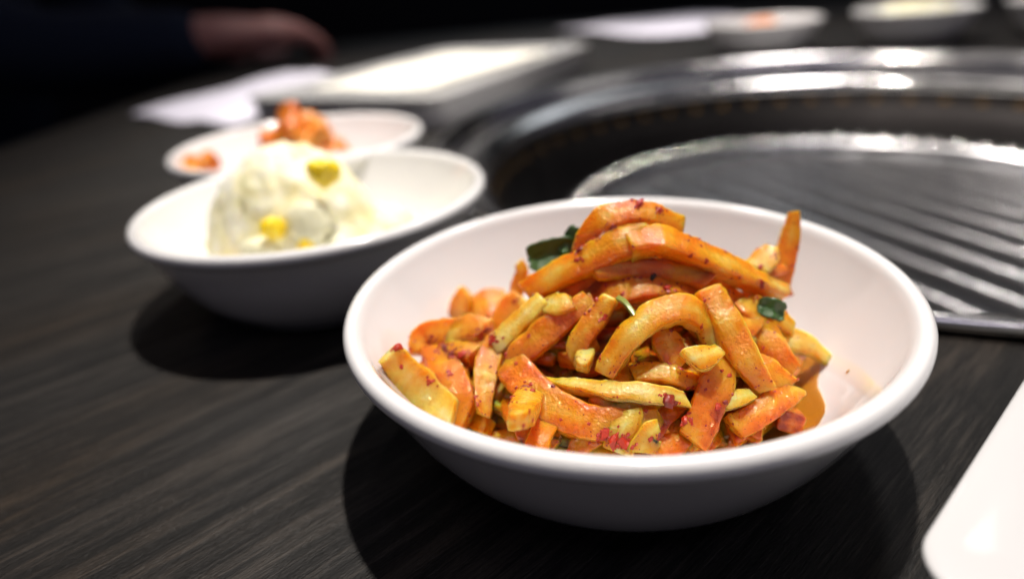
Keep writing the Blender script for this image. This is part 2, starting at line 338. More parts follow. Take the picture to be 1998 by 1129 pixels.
# ------------------------------------------------------------------ radish strips
def strip(P, width, thick, tone, tap, seed, step=.62, sides=20):
    P = [Vector(p) for p in P]
    length = sum((b - a).length for a, b in zip(P, P[1:]))
    n = max(10, int(length / step)); C = catmull(P, n)
    up_ = Vector((0, -.6, .8)); rows = []
    R = random.Random(seed); tw = R.uniform(-.25, .25); tilt0 = R.uniform(-.7, .7); tilt1 = R.uniform(-.7, .7)
    vs, tn = [], []
    e = 7.0; wedge = R.uniform(-.45, .45); endt = (R.uniform(0, .42), R.uniform(0, .42)); tone = .02 + .75 * tone; width = width * 1.0; thick = thick * .82
    nd = max(3, int(1.2 / step) + 1)
    rings = [(0, q) for q in (.55, .86)] + [(i, 1) for i in range(n)] + [(n - 1, q) for q in (.86, .55)]
    for idx, (i, q) in enumerate(rings):
        t_ = (C[min(i + 1, n - 1)] - C[max(i - 1, 0)]).normalized()
        side = t_.cross(up_).normalized(); nn = side.cross(t_).normalized()
        u = i / (n - 1)
        a_ = tw * (u - .5) * 2; side, nn = side * cos(a_) + nn * sin(a_), nn * cos(a_) - side * sin(a_)
        tp = tap[0] + (tap[1] - tap[0]) * u if len(tap) == 2 else 1
        if tap[1] < .5: tp = tap[0] + (tap[1] - tap[0]) * u ** 1.5
        tp *= 1 - endt[0 if u < .5 else 1] * abs(2 * u - 1) ** 1.3
        wv = 1 + .12 * nz((u * 3, seed, 0), 1.3)
        dist = min(i, n - 1 - i); rd = 1 if dist >= nd else 1 - .03 * (1 - dist / nd) ** 2
        cap = 0
        if q < 1: cap = (.03 if q < .6 else .02) * width * (-1 if idx < 2 else 1)
        for k in range(sides):
            th = 2 * pi * k / sides; cx = abs(cos(th)) ** (2 / e) * (1 if cos(th) >= 0 else -1); sy = abs(sin(th)) ** (2 / e) * (1 if sin(th) >= 0 else -1)
            hw = width / 2 * tp * wv * rd * q; hh = width / 2 * thick * (tp ** .6) * (2 - wv) * rd * q * (1 + wedge * cx)
            tl = (tilt0 if u < .5 else tilt1) * cx * hw * max(0, 1 - dist / (nd * 4)) * (-1 if u < .5 else 1)
            p_ = C[i] + side * cx * hw + nn * sy * hh + t_ * (cap + tl)
            g1 = nz(p_, .22, seed * 3.1) ; g2 = nz(p_, .62, seed * 1.3)
            # fibres run along the strip
            fb = nz((u * length * .06 + seed, cos(th) * 2.2, sin(th) * 2.2), 1.0, seed)
            g3 = nz(p_, 1.5, seed)
            off = (g1 * .5 + g2 * .28 + fb * .34 + g3 * .10) * min(1, width / 5.5) * (.5 if q < 1 else 1)
            dir_ = (side * cx + nn * sy).normalized()
            p_ = p_ + dir_ * off
            vs.append(p_)
            edge = (abs(cx) * abs(sy)) ** 1.5
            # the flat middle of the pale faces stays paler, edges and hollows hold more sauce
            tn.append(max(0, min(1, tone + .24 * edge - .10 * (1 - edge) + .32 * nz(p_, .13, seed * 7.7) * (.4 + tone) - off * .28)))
    fs = []
    m = len(rings)
    for i in range(m - 1):
        for k in range(sides):
            j = (k + 1) % sides; fs.append((i * sides + k, (i + 1) * sides + k, (i + 1) * sides + j, i * sides + j))
    for base, rev in ((0, True), ((m - 1) * sides, False)):
        c = len(vs); vs.append(sum((vs[base + k] for k in range(sides)), Vector()) / sides); tn.append(tone * .6)
        for k in range(sides):
            j = (k + 1) % sides; fs.append((c, base + k, base + j) if rev else (c, base + j, base + k))
    return vs, fs, tn

def flake(center, normal, size, R, thin=.16):
    """a small crumpled scrap: irregular outline, domed top"""
    nn = normal.normalized(); a_ = nn.orthogonal().normalized(); b_ = nn.cross(a_)
    ph = R.uniform(0, 6.28); k = R.choice((5, 6, 7)); asp = R.uniform(.5, 1)
    vs = []
    for lvl, s_ in ((-.25, 1), (thin, .8)):
        for i in range(k):
            th = ph + 2 * pi * i / k + R.uniform(-.3, .3); rr = size / 2 * s_ * R.uniform(.5, 1.35)
            vs.append(center + a_ * cos(th) * rr + b_ * sin(th) * rr * asp + nn * size * (lvl * .5 + R.uniform(-.08, .08)))
    vs.append(center + nn * size * (thin * .5 + .06))
    fs = []
    for i in range(k):
        j = (i + 1) % k; fs.append((i, j, k + j, k + i)); fs.append((k + i, k + j, 2 * k))
    return vs, fs

STRIPS = [
('orange radish strip curled over the very peak of the heap', [(-7.91, -0.53, 43.81), (-4.35, 0.3, 49.0), (1.13, 0.35, 50.76), (7.18, 0.71, 49.95), (13.6, 3.0, 45.49)], 6.03, 0.8, 0.5, (1, 0.9)),
('wide orange radish strip arching off the peak to the left, under the topmost curl', [(-20.09, -0.01, 34.73), (-13.8, -1.87, 38.95), (-6.75, -3.75, 43.03), (0.13, -4.67, 46.33), (6.21, -3.68, 46.27)], 7.47, 0.65, 0.48, (0.8, 1)),
('long radish strip sloping from the peak down to the upright strip on the right', [(0.92, -6.03, 46.34), (7.98, -5.16, 46.67), (15.2, -4.51, 42.96), (22.98, -3.07, 38.29), (29.65, -2.4, 33.92), (37.26, -0.07, 29.29)], 7.1, 0.75, 0.45, (1, 0.8)),
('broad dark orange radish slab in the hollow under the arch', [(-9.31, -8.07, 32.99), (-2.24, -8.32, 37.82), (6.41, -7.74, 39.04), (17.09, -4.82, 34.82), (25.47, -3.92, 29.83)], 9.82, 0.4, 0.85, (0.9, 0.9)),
('upright yellow orange radish strip standing against the right wall of the white bowl', [(43.49, 13.0, 43.15), (42.34, 11.0, 37.88), (39.89, 8.0, 31.81), (37.1, 5.0, 25.52)], 6.77, 0.5, 0.45, (0.55, 1)),
('rounded translucent yellow radish end beside the upright strip', [(30.72, 2.0, 34.06), (33.64, 4.0, 36.06), (35.8, 6.0, 37.67)], 6.2, 0.7, 0.3, (1, 0.9)),
('arched radish strip in the middle of the heap with its cut end facing down left', [(-7.18, -23.87, 27.63), (-4.61, -22.51, 31.15), (-0.79, -20.77, 34.87), (4.22, -19.11, 37.17), (9.44, -18.2, 36.95), (14.0, -17.91, 33.26), (15.47, -19.79, 28.58)], 5.64, 0.7, 0.38, (1, 1)),
('orange radish strip running down to the front rim below the pale cut end', [(14.73, -20.91, 28.16), (13.66, -26.01, 25.06), (10.88, -30.39, 21.97), (7.2, -34.29, 18.06)], 7.2, 0.6, 0.62, (0.9, 1)),
('straight radish strip leaning right of the middle arch, square top end', [(15.24, -13.11, 38.25), (17.03, -16.74, 34.85), (18.46, -20.68, 31.12), (20.26, -24.25, 27.07), (23.18, -26.39, 22.53)], 6.59, 0.7, 0.45, (1, 0.85)),
('pale radish strip with a pointed tip reaching out to the right over bare bowl', [(21.06, -16.44, 29.61), (32.57, -5.0, 21.18), (38.62, -6.0, 19.55), (43.04, -7.0, 17.03), (45.85, -8.0, 14.67)], 6.61, 0.6, 0.1, (1, 0.28)),
('long pale radish strip lying level across the front of the heap', [(-18.74, -20.74, 25.38), (-12.29, -24.61, 26.08), (-5.86, -27.41, 26.35), (0.59, -28.88, 25.97), (6.9, -29.85, 24.58)], 4.71, 0.8, 0.16, (0.55, 1)),
('thick wet orange radish strip curving along the front under the long pale one', [(-25.65, -14.03, 25.48), (-22.03, -20.51, 24.85), (-18.06, -26.24, 22.95), (-12.67, -29.92, 21.62), (-5.25, -31.59, 20.88), (2.03, -31.21, 20.97)], 7.91, 0.6, 0.6, (0.95, 0.8)),
('glossy orange radish strip sloping left below the short pale stick', [(-7.74, -9.2, 36.42), (-14.01, -11.44, 33.07), (-20.16, -12.66, 29.53), (-25.65, -14.03, 25.48)], 6.4, 0.65, 0.62, (0.8, 1)),
('short pale radish stick lying on the left shoulder of the heap', [(-16.92, -6.62, 36.06), (-20.65, -7.67, 33.32), (-24.4, -8.26, 30.3), (-28.16, -8.66, 27.52)], 5.66, 0.75, 0.12, (1, 0.9)),
('narrow orange radish strip hanging down on the left, drawn to a drip-like point', [(-27.93, -5.06, 26.94), (-29.58, -12.2, 25.62), (-30.78, -18.23, 23.39), (-31.17, -23.44, 20.52)], 6.44, 0.65, 0.55, (1, 0.45)),
('stubby radish piece with a blunt end tucked under the wide left arch', [(-17.23, -6.18, 34.04), (-14.16, -8.99, 35.53), (-11.25, -10.05, 36.61)], 5.37, 0.8, 0.35, (1, 1)),
('dull beige radish stick leaning in the shade beside the green stem', [(-3.78, -12.22, 38.11), (-6.87, -13.55, 34.67), (-10.01, -15.16, 31.49), (-13.05, -16.66, 27.88)], 4.81, 0.85, 0.42, (1, 1)),
('broad flat pale radish slice at the far left against the bowl wall', [(-49.68, -14.92, 31.26), (-46.6, -14.96, 25.4), (-42.64, -16.34, 20.18), (-37.6, -22.3, 18.23)], 8.14, 0.42, 0.14, (0.95, 1)),
('lumpy orange radish strip behind the broad pale slice on the left, dotted with chili', [(-46.46, -1.47, 22.77), (-44.25, 1.7, 25.43), (-39.41, 0.69, 25.91), (-34.04, -0.04, 26.7), (-30.0, -1.34, 26.35)], 6.8, 0.8, 0.55, (0.9, 0.9)),
('saucy orange radish strip dropping down the left side behind the pale slice', [(-41.84, -1.92, 23.91), (-39.46, -10.06, 22.75), (-37.03, -16.13, 20.72), (-34.54, -20.9, 18.12)], 8.86, 0.5, 0.68, (1, 0.9)),
('small ribbed amber radish piece on the left crest', [(-38.21, -0.12, 25.84), (-33.93, -0.84, 27.53), (-30.45, -3.15, 27.68)], 5.77, 0.8, 0.4, (1, 1)),
('slender amber radish stub rising at the back left of the heap', [(-38.86, 25.0, 15.26), (-36.94, 25.0, 20.03), (-35.3, 26.0, 23.93)], 7.93, 0.7, 0.45, (1, 0.85)),
('round knobbly orange radish lump at the back left of the heap', [(-32.81, 23.0, 17.58), (-29.82, 23.0, 20.34), (-25.67, 24.0, 21.23)], 11.61, 0.9, 0.5, (0.9, 0.85)),
('thin bent radish shred sticking up at the back beneath the dark green leaf', [(-23.78, 15.0, 23.83), (-22.07, 16.0, 28.85), (-20.73, 17.0, 32.45), (-21.28, 18.0, 34.55)], 4.3, 0.6, 0.5, (1, 0.6)),
('blunt radish tip poking out over the front rim toward the viewer', [(-21.25, -22.97, 23.76), (-23.02, -32.0, 27.42), (-24.34, -44.0, 33.54)], 6.17, 0.8, 0.4, (0.8, 0.92)),
('small pale round radish knob in the red pocket left of centre', [(-10.21, -17.42, 28.65), (-10.76, -19.87, 28.42), (-11.23, -21.74, 28.22)], 4.1, 0.95, 0.15, (1, 0.9)),
('short pale radish stub with an oval cut face, right of the middle arch', [(14.42, -23.95, 30.6), (11.31, -26.05, 30.84), (8.25, -26.67, 30.65)], 5.05, 0.8, 0.12, (0.9, 0.9)),
('small cream radish chip at the foot of the leaning right strip', [(14.28, -29.33, 22.59), (17.17, -28.79, 22.72), (20.08, -27.55, 22.48)], 4.37, 0.7, 0.15, (0.8, 0.7)),
('wide cream radish lump stained red at the front centre rim', [(-6.78, -34.47, 17.65), (-5.42, -32.47, 20.87), (-3.75, -30.34, 23.54)], 7.09, 0.55, 0.3, (1, 0.75)),
('small cream radish tip flecked with red, lowest at the front rim', [(-2.74, -35.49, 18.03), (-0.8, -34.34, 20.41), (0.99, -33.43, 21.6)], 5.11, 0.7, 0.3, (1, 0.8)),
('orange radish stub low at the front, left of the red stained lump', [(-20.35, -31.41, 16.65), (-19.3, -29.86, 18.94), (-17.94, -26.72, 20.63)], 5.42, 0.7, 0.6, (1, 0.9)),
('orange radish chunk at the front rim under the thick wet strip', [(-14.23, -33.06, 16.72), (-11.98, -31.23, 18.6), (-8.83, -29.84, 19.57)], 5.78, 0.7, 0.6, (1, 0.9)),
('brownish radish strip lying just behind the long pale one', [(-1.69, -23.67, 26.68), (3.06, -24.54, 27.21), (7.3, -25.42, 26.17), (11.44, -25.68, 24.25)], 4.71, 0.7, 0.55, (0.9, 0.8)),
('shaded amber radish piece under the middle arch', [(5.23, -17.38, 32.36), (6.26, -20.71, 30.09), (6.98, -23.57, 27.11)], 5.59, 0.6, 0.55, (1, 1)),
('sauce soaked radish strip at the right foot of the heap', [(15.57, -31.47, 18.12), (21.18, -29.2, 19.38), (27.29, -26.13, 20.11), (30.37, -24.14, 19.98)], 6.03, 0.6, 0.7, (1, 0.7)),
('yellow radish strip at the back right beneath the upright one', [(26.98, -7.36, 30.18), (31.77, -6.96, 27.61), (35.51, -9.3, 24.73)], 5.69, 0.7, 0.4, (1, 0.8)),
('orange radish strip low on the right beside the dark green leaf scrap', [(20.18, -19.71, 25.66), (24.83, -21.41, 23.59), (28.86, -23.41, 20.85)], 5.49, 0.7, 0.62, (1, 0.8)),
('deep orange radish strip between the short pale stick and the hollow', [(-17.65, -8.65, 30.45), (-12.13, -9.25, 33.65), (-6.75, -9.59, 35.92)], 5.6, 0.7, 0.75, (1, 1)),
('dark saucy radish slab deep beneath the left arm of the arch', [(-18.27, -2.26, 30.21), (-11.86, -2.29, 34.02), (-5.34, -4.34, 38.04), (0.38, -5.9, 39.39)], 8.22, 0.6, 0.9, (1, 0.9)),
('dark orange radish chunk in the gap right of the leaning strip', [(25.47, -12.26, 26.18), (28.61, -15.78, 23.6), (31.84, -18.91, 20.51)], 6.41, 0.8, 0.65, (1, 0.9)),
('amber radish piece at the back right below the rounded end', [(24.52, -6.33, 31.14), (27.82, -9.87, 28.33), (31.24, -15.88, 23.38)], 5.79, 0.8, 0.5, (1, 0.9)),
('amber radish chunk filling the back left gap beside the wide arch', [(-26.21, 10.0, 19.57), (-23.54, 12.0, 23.65), (-20.15, 13.0, 26.19)], 9.04, 0.8, 0.5, (1, 0.9)),
('plump orange radish chunk wedged between the left crest and the drip-ended strip', [(-38.7, 0.33, 23.88), (-35.36, -3.43, 24.4), (-31.91, -6.47, 24.28)], 6.92, 0.9, 0.62, (0.9, 1)),
('dark orange radish chunk deep on the left under the ribbed amber piece', [(-45.94, -5.61, 21.24), (-41.74, -10.19, 20.44), (-37.8, -13.54, 19.66)], 7.23, 0.8, 0.72, (1, 0.9))
]
FLAKES = [
(-42.15, -2.3, 25.77, 2.55),
(-39.4, -4.9, 25.43, 2.96),
(-37.44, -6.76, 25.04, 2.25),
(-35.17, -7.66, 25.09, 1.79),
(-28.29, -6.97, 27.06, 2.0),
(-31.29, -4.17, 27.17, 1.81),
(-30.09, -2.9, 27.89, 1.59),
(-17.66, -17.24, 28.11, 2.7),
(-16.15, -19.38, 27.48, 2.47),
(-18.61, -17.99, 27.22, 1.87),
(-15.08, -15.51, 30.66, 1.88),
(-16.55, -16.88, 28.98, 2.08),
(-30.33, -25.2, 18.76, 2.47),
(-32.34, -24.47, 18.92, 1.86),
(-28.35, -26.23, 18.58, 1.84),
(-0.54, -22.87, 30.71, 2.01),
(3.57, -29.41, 24.05, 2.4),
(2.31, -29.88, 23.48, 1.6),
(-6.97, -32.99, 19.08, 2.96),
(-5.25, -33.94, 18.47, 2.57),
(-8.65, -31.72, 19.82, 2.18),
(10.01, -9.05, 42.85, 1.93),
(1.54, -10.61, 42.55, 1.36),
(-4.44, -10.36, 41.2, 0.94),
(7.75, -12.77, 40.43, 2.1),
(37.25, 3.0, 36.38, 2.49),
(5.02, 1.84, 51.71, 2.01),
(9.24, 1.11, 50.31, 1.46),
(-1.49, -1.98, 48.76, 1.41),
(-5.79, -1.6, 46.38, 1.31),
(14.27, -29.38, 22.52, 0.93),
(12.84, -30.24, 22.24, 1.23),
(30.1, -3.76, 33.03, 1.43),
(6.13, -32.0, 21.11, 1.4),
(4.71, -29.9, 23.46, 1.2),
(-41.49, -13.54, 22.26, 1.32),
(-46.13, -5.56, 23.9, 1.84),
(-24.49, 3.0, 35.26, 1.15),
(-22.12, -20.66, 23.74, 1.45),
(-20.73, -22.43, 23.33, 1.03),
(-8.54, -1.18, 43.9, 1.98),
(-9.04, -2.91, 42.54, 1.31),
(6.62, -19.71, 34.09, 1.23),
(16.22, -25.36, 25.53, 1.04),
(1.03, -33.44, 19.5, 1.19),
(-0.67, -33.8, 19.03, 0.99),
(-17.13, -22.72, 24.72, 0.92),
(-52.13, -14.98, 30.34, 0.85),
(-46.67, -10.99, 24.11, 1.0),
(32.06, 2.46, 33.98, 1.23),
(17.05, -5.94, 40.12, 1.01),
(-33.07, -14.74, 22.93, 1.3),
(-37.98, -12.26, 23.11, 1.32),
(38.39, 3.0, 47.5, 1.22),
(-1.53, -13.03, 40.0, 1.04),
(-6.71, -15.79, 35.03, 1.03),
(-4.58, -18.13, 34.36, 1.43),
(-5.7, -18.69, 33.06, 1.22)
]
strips = []; allv = []; allf = []; owner = []
for si, (label, P, width, thick, tone, tap) in enumerate(STRIPS):
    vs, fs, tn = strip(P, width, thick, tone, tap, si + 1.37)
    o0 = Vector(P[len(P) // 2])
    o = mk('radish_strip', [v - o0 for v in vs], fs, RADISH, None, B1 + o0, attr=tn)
    tag(o, label, 'radish strip', 'strips of the spicy radish salad')
    strips.append((o, o0, vs, fs))
    base = len(allv); allv += vs; allf += [tuple(base + i for i in f_) for f_ in fs]; owner += [si] * len(fs)
bvh = BVHTree.FromPolygons(allv, allf)
TOEYE = Vector((-.12, -.72, .68)).normalized()
# large chili flakes: parts of the strip they stick to
clumps = {}
for (x, y, z, s_) in FLAKES:
    R = random.Random(int(x * 100 + y * 7))
    g = Vector((x, y, z)); hit = bvh.ray_cast(g + TOEYE * 25, -TOEYE, 60)
    if hit[0] is None: continue
    pt, nn, fi, _ = hit; o, o0, _, _ = strips[owner[fi]]
    v, f_ = flake(pt - o0, (nn + TOEYE * .3), s_ * 1.35, R)
    if s_ > 1.3:
        for _ in range(int(4 + s_ * 4)):
            g2 = g + Vector((R.gauss(0, s_ * .55), R.gauss(0, s_ * .3), R.gauss(0, s_ * .4)))
            h2 = bvh.ray_cast(g2 + TOEYE * 25, -TOEYE, 60)
            if h2[0] is not None: clumps.setdefault(owner[h2[2]], []).append((h2[0].copy(), (h2[1] + TOEYE * .3).copy(), R.uniform(.4, 1.1)))
    mk('chili_flake', v, f_, CHILLI if R.random() < .7 else CHILLIDARK, o, smooth=R.random() < .5)
# fine specks: one scatter per strip
for si, (o, o0, vs, fs) in enumerate(strips):
    R = random.Random(si + 50); V = []; Fc = []
    cnt = int(len(fs) * .24 * (.35 + STRIPS[si][4]))
    for _ in range(cnt):
        f_ = fs[R.randrange(len(fs))]
        a_, b_, c_ = vs[f_[0]], vs[f_[1]], vs[f_[2]]
        nn = (b_ - a_).cross(c_ - a_)
        if nn.length < 1e-6: continue
        nn.normalize()
        pt = (a_ + b_ + c_) / 3
        if nz(pt, .16, 5.5) < -.05 and R.random() < .8: continue
        v, q = flake(pt - o0, nn, R.choice((.18, .2, .22, .25, .3, .3, .4, .5, .7, 1.1)), R)
        b0 = len(V); V += v; Fc += [tuple(b0 + i for i in g) for g in q]
    for pt, nn, s_ in clumps.get(si, []):
        v, q = flake(pt - o0, nn, s_, R, .3)
        b0 = len(V); V += v; Fc += [tuple(b0 + i for i in g) for g in q]
    if V: mk('chili_specks', V, Fc, CHILLI, o, smooth=False)['kind'] = 'stuff'

# buried shreds that fill the heap: nobody could count them
def heap_top(x, y):
    best = bvh.ray_cast(Vector((x, y, 90)), Vector((0, 0, -1)))
    return best[0].z if best[0] is not None else None
V = []; Fc = []; T = []
R = random.Random(5)
k = 0
used = 0
while k < 6000 and used < 230:
    x = R.uniform(-50, 42); y = R.uniform(-34, 26)
    if (x / 50) ** 2 + (y / 36) ** 2 > 1: continue
    zt = heap_top(x, y)
    if zt is None: zt = 14
    if zt is None: continue
    k += 1
    zf = 8 + max(0, sqrt(x * x + y * y) - 32) ** 2 * .045
    z = zf + (max(zt - 6.5, zf + 1) - zf) * R.random() ** .55
    a_ = R.uniform(0, pi); l = R.uniform(4.5, 13); dz = R.uniform(-.25, .25)
    d = Vector((cos(a_), sin(a_), dz)) * l
    Pm = Vector((x, y, z)); P = [Pm - d, Pm + Vector((R.uniform(-2, 2), R.uniform(-2, 2), R.uniform(0, 2))), Pm + d]
    ok = True
    for q in P:
        rr = sqrt(q.x ** 2 + q.y ** 2)
        lim = 6.5 + max(0, rr - 28) ** 2 * .045
        if rr > 47: ok = False
        if q.z < lim + 2: q.z = lim + 2
    for q in P:
        zt2 = heap_top(q.x, q.y)
        if zt2 is None or q.z > zt2 - 2.6: ok = False
    if not ok: continue
    used += 1
    v, f_, t_ = strip(P, R.uniform(2.6, 6.5), R.uniform(.6, .95), R.uniform(.5, .95), (1, .9), k * .77, 1.2, 12)
    b0 = len(V); V += v; T += t_; Fc += [tuple(b0 + i for i in g) for g in f_]
tag(mk('radish_shreds', V, Fc, RADISH, None, B1, attr=T), 'sauce soaked radish shreds packed beneath the strips of the heap', 'radish shreds', kind='stuff')

# sauce pooled on the bowl floor
def floor_z(r): 
    pr = BOWL[17:]
    for (ra, za), (rb, zb) in zip(pr, pr[1:]):
        if rb <= r <= ra: return zb + (za - zb) * (r - rb) / max(ra - rb, 1e-6)
    return 5
V = []; Fc = []; na, nr = 90, 16
for i in range(nr + 1):
    for k in range(na):
        a_ = 2 * pi * k / na
        rim = 39.5 + 4 * cos(a_ + .35) + 6 * nz((cos(a_) * 2, sin(a_) * 2, 0), 1.1, 4) + 1.2 * nz((cos(a_) * 4, sin(a_) * 4, 0), 1.3, 9)
        rr = rim * i / nr; x = rr * cos(a_) + 1; y = rr * sin(a_) * .9 - 3
        z = floor_z(sqrt(x * x + y * y)) + .45 * (1 - (i / nr) ** 3) + .10 + .35 * max(0, nz((x, y, 0), .35, 2)) * (1 - (i / nr) ** 4)
        V.append((x, y, z))
for i in range(nr):
    for k in range(na):
        j = (k + 1) % na; Fc.append((i * na + k, (i + 1) * na + k, (i + 1) * na + j, i * na + j))
for _ in range(9):
    a_ = R.gauss(-.4, 1.7); r0 = R.uniform(38, 49); s_ = R.choice((.3, .4, .5, .7))
    b0 = len(V); q0 = 10
    sl = .75
    for lv, hh in ((1, .02), (.75, .16), (.3, .24)):
        for k in range(q0):
            th = 2 * pi * k / q0; dr = cos(th) * s_ * lv * R.uniform(.8, 1.15) * .8; da = sin(th) * s_ * lv / r0
            rr = r0 + dr; V.append((rr * cos(a_ + da), rr * sin(a_ + da), floor_z(rr) + hh + .05))
    for l_ in range(2):
        for k in range(q0):
            j = (k + 1) % q0; Fc.append((b0 + l_ * q0 + k, b0 + l_ * q0 + j, b0 + (l_ + 1) * q0 + j, b0 + (l_ + 1) * q0 + k))
    Fc.append(tuple(range(b0 + 2 * q0, b0 + 3 * q0)))
tag(mk('chili_sauce', V, Fc, SAUCE, None, B1), 'thin orange chili sauce pooled on the bottom of the front bowl', 'sauce', kind='stuff')

# scallion scraps
def leaf(name, label, c, u, v_, L_, W_, m, bend=.25, seed=1, fold=.5):
    u = Vector(u).normalized(); v_ = Vector(v_); v_ = (v_ - u * v_.dot(u)).normalized(); nn = u.cross(v_)
    V = []; nu, nv = 14, 9
    for side in (0, 1):
        for i in range(nu + 1):
            for j in range(nv + 1):
                a_ = i / nu - .5; b_ = j / nv - .5
                wd = W_ * (1 - .35 * (2 * a_) ** 4) * (1 + .2 * nz((i * .5, seed, j * .1), .9))
                hgt = -bend * L_ * (2 * a_) ** 2 + fold * W_ * abs(b_) + .5 * nz((i * .4, j * .5, seed), .8) - side * .35
                V.append(u * a_ * L_ * (1 + .1 * nz((j, seed, 2), .9)) + v_ * b_ * wd + nn * hgt)
    F_ = []; m_ = (nu + 1) * (nv + 1)
    for i in range(nu):
        for j in range(nv):
            q = (i * (nv + 1) + j, (i + 1) * (nv + 1) + j, (i + 1) * (nv + 1) + j + 1, i * (nv + 1) + j + 1)
            F_.append(q); F_.append(tuple(x + m_ for x in q[::-1]))
    rimq = [i * (nv + 1) for i in range(nu + 1)] + [nu * (nv + 1) + j for j in range(1, nv + 1)] + [i * (nv + 1) + nv for i in range(nu - 1, -1, -1)] + [j for j in range(nv - 1, 0, -1)]
    for a_, b_ in zip(rimq, rimq[1:] + rimq[:1]): F_.append((b_, a_, a_ + m_, b_ + m_))
    return tag(mk(name, V, F_, m, None, B1 + Vector(c)), label, 'scallion scrap', 'dark green scallion scraps in the radish salad')
leaf('scallion_scrap', 'dark green folded leaf scrap lying on the left arch, its larger half', (-14.0, 8, 40.4), (1, .1, .1), (0, .35, .9), 11, 7.0, GREEN, -.1, 3, .35)
leaf('scallion_scrap', 'dark green leaf scrap standing up close beside the peak of the heap', (-9.2, 8, 43.0), (.6, .2, .9), (.7, -.3, -.3), 7.0, 4.2, GREEN, .15, 5, .35)
leaf('scallion_scrap', 'dark green leaf scrap below the upright strip on the right', (30.6, -9.5, 30.6), (1, -.2, -.35), (0, .5, .85), 5.8, 4.4, GREEN, .1, 7, .4)
leaf('scallion_scrap', 'dark green leaf scrap low on the right, beneath the pointed pale strip', (31.0, -16.5, 21.4), (.7, -.3, -.6), (0, .6, .8), 5.0, 4.2, GREEN, .1, 9, .4)
leaf('scallion_scrap', 'tiny green scrap peeking out just behind the peak', (12.2, 4, 48.0), (1, .1, -.2), (0, .6, .8), 3.6, 2.0, GREEN, .1, 11, .4)
hit = bvh.ray_cast(Vector((4.5, -14, 44.9)) + TOEYE * 25 - TOEYE * 5, -TOEYE, 70)
c0 = hit[0] if hit[0] is not None else Vector((4.5, -14, 44))
v, f_ = flake(Vector((0, 0, 0)), TOEYE, 2.3, random.Random(3), .35)
tag(mk('pepper_scrap', v, f_, BLACKBIT, None, B1 + c0), 'small black scrap stuck in the hollow below the peak', 'pepper scrap')
vs, fs, tn = strip([(-2.6, -13.5, 38.6), (-1.6, -16, 38.6), (-.2, -20, 37.2)], 1.15, .8, 0, (1, .9), 77, .4, 10)
o0 = Vector((-1.6, -16, 38.6))
tag(mk('scallion_shred', [q - o0 for q in vs], fs, STEM, None, B1 + o0), 'thin light green stem lying across the middle of the heap', 'scallion shred')

# ------------------------------------------------------------------ potato salad
def blob(rx, ry, rz, amp, seed, zmin=None, seg=48, f1=.09, f2=.3):
    V = []; F_ = []
    rows = seg // 2
    for i in range(rows + 1):
        ph = pi * i / rows
        for k in range(seg):
            th = 2 * pi * k / seg
            d = Vector((sin(ph) * cos(th), sin(ph) * sin(th), cos(ph)))
            q = Vector((d.x * rx, d.y * ry, d.z * rz))
            g = amp * (nz(q, f1, seed) + .6 * nz(q, f2, seed * 2) + .3 * nz(q, f2 * 2.6, seed * 3))
            q = q + d * g
            if zmin is not None and q.z < zmin: q.z = zmin
            V.append(q)
    for i in range(rows):
        for k in range(seg):
            j = (k + 1) % seg; F_.append((i * seg + k, (i + 1) * seg + k, (i + 1) * seg + j, i * seg + j))
    return V, F_
ps = thing('potato_salad_scoop', 'pale cream scoop of mashed potato salad with corn', 'potato salad', B2 + Vector((-8, -4, 6)))
v, f_ = blob(32, 28, 48, 1.9, 2.2, 0, 120, .05, .28); mk('scoop', v, f_, POTATO, ps)
v, f_ = blob(22, 18, 20, 5.0, 5.2, 0, 80, .10, .28); mk('crumbled_edge', v, f_, POTATO, ps, (24, 2, 1))
for x, y, z, s_, rot in ((18.5, -19, 41, 4.8, .4), (3, -29, 28, 4.2, 1.0), (-17, -25, 16, 3.4, 2.0), (11, -27, 21, 3.0, .7), (30, -9, 14, 3.2, 1.2)):
    v, f_ = blob(s_ * 1.05, s_ * .75, s_ * .9, 1.6, x, None, 24, .16, .4)
    o = mk('corn_kernel', v, f_, CORN, ps, (x, y, z)); o.rotation_euler = (rot, rot * .5, rot)
for x, y, z, s_ in ((12, -23, 27, 7.2), (-4, -26, 19, 6.4), (20, -22, 17, 5.6), (-14, -26, 10, 5.2), (33, -12, 9, 5), (40, -3, 7, 4.2), (27, -19, 6, 4.4)):
    v, f_ = blob(s_, s_ * .8, s_, 1.1, x, None, 28, .13, .3); mk('potato_chunk', v, f_, CHUNK, ps, (x, y, z))

# ------------------------------------------------------------------ cabbage kimchi in the third bowl
def cabbage(label, loc, rx, ry, rz, seed, rot):
    V, F_ = blob(rx, ry, rz, min(rx, rz) * .38, seed, None, 40, .10, .26)
    for q in V: q.z += 2.2 * sin(q.x * .35 + seed) + 1.3 * sin(q.y * .5 + seed * 2)
    o = mk('kimchi_piece', V, F_, KIMCHI, None, loc); o.rotation_euler = rot
    return tag(o, label, 'kimchi piece', 'pieces of cabbage kimchi in the third bowl')
cabbage('tall orange cabbage kimchi piece heaped above the potato scoop', B3 + Vector((2, -4, 35)), 16, 13, 14, 3.1, (.3, .2, .1))
cabbage('red cabbage kimchi piece right of the tallest piece, lower down', B3 + Vector((17, -6, 25)), 10, 11, 9, 6.4, (0, .4, .6))
cabbage('small orange cabbage kimchi piece at the left end of the third bowl', B3 + Vector((-47, -10, 28)), 11, 8, 4.5, 9.7, (.1, -.4, -.5))
cabbage('cabbage kimchi piece buried under the tall orange one', B3 + Vector((-4, 0, 17)), 24, 20, 11, 12.5, (0, 0, .3))
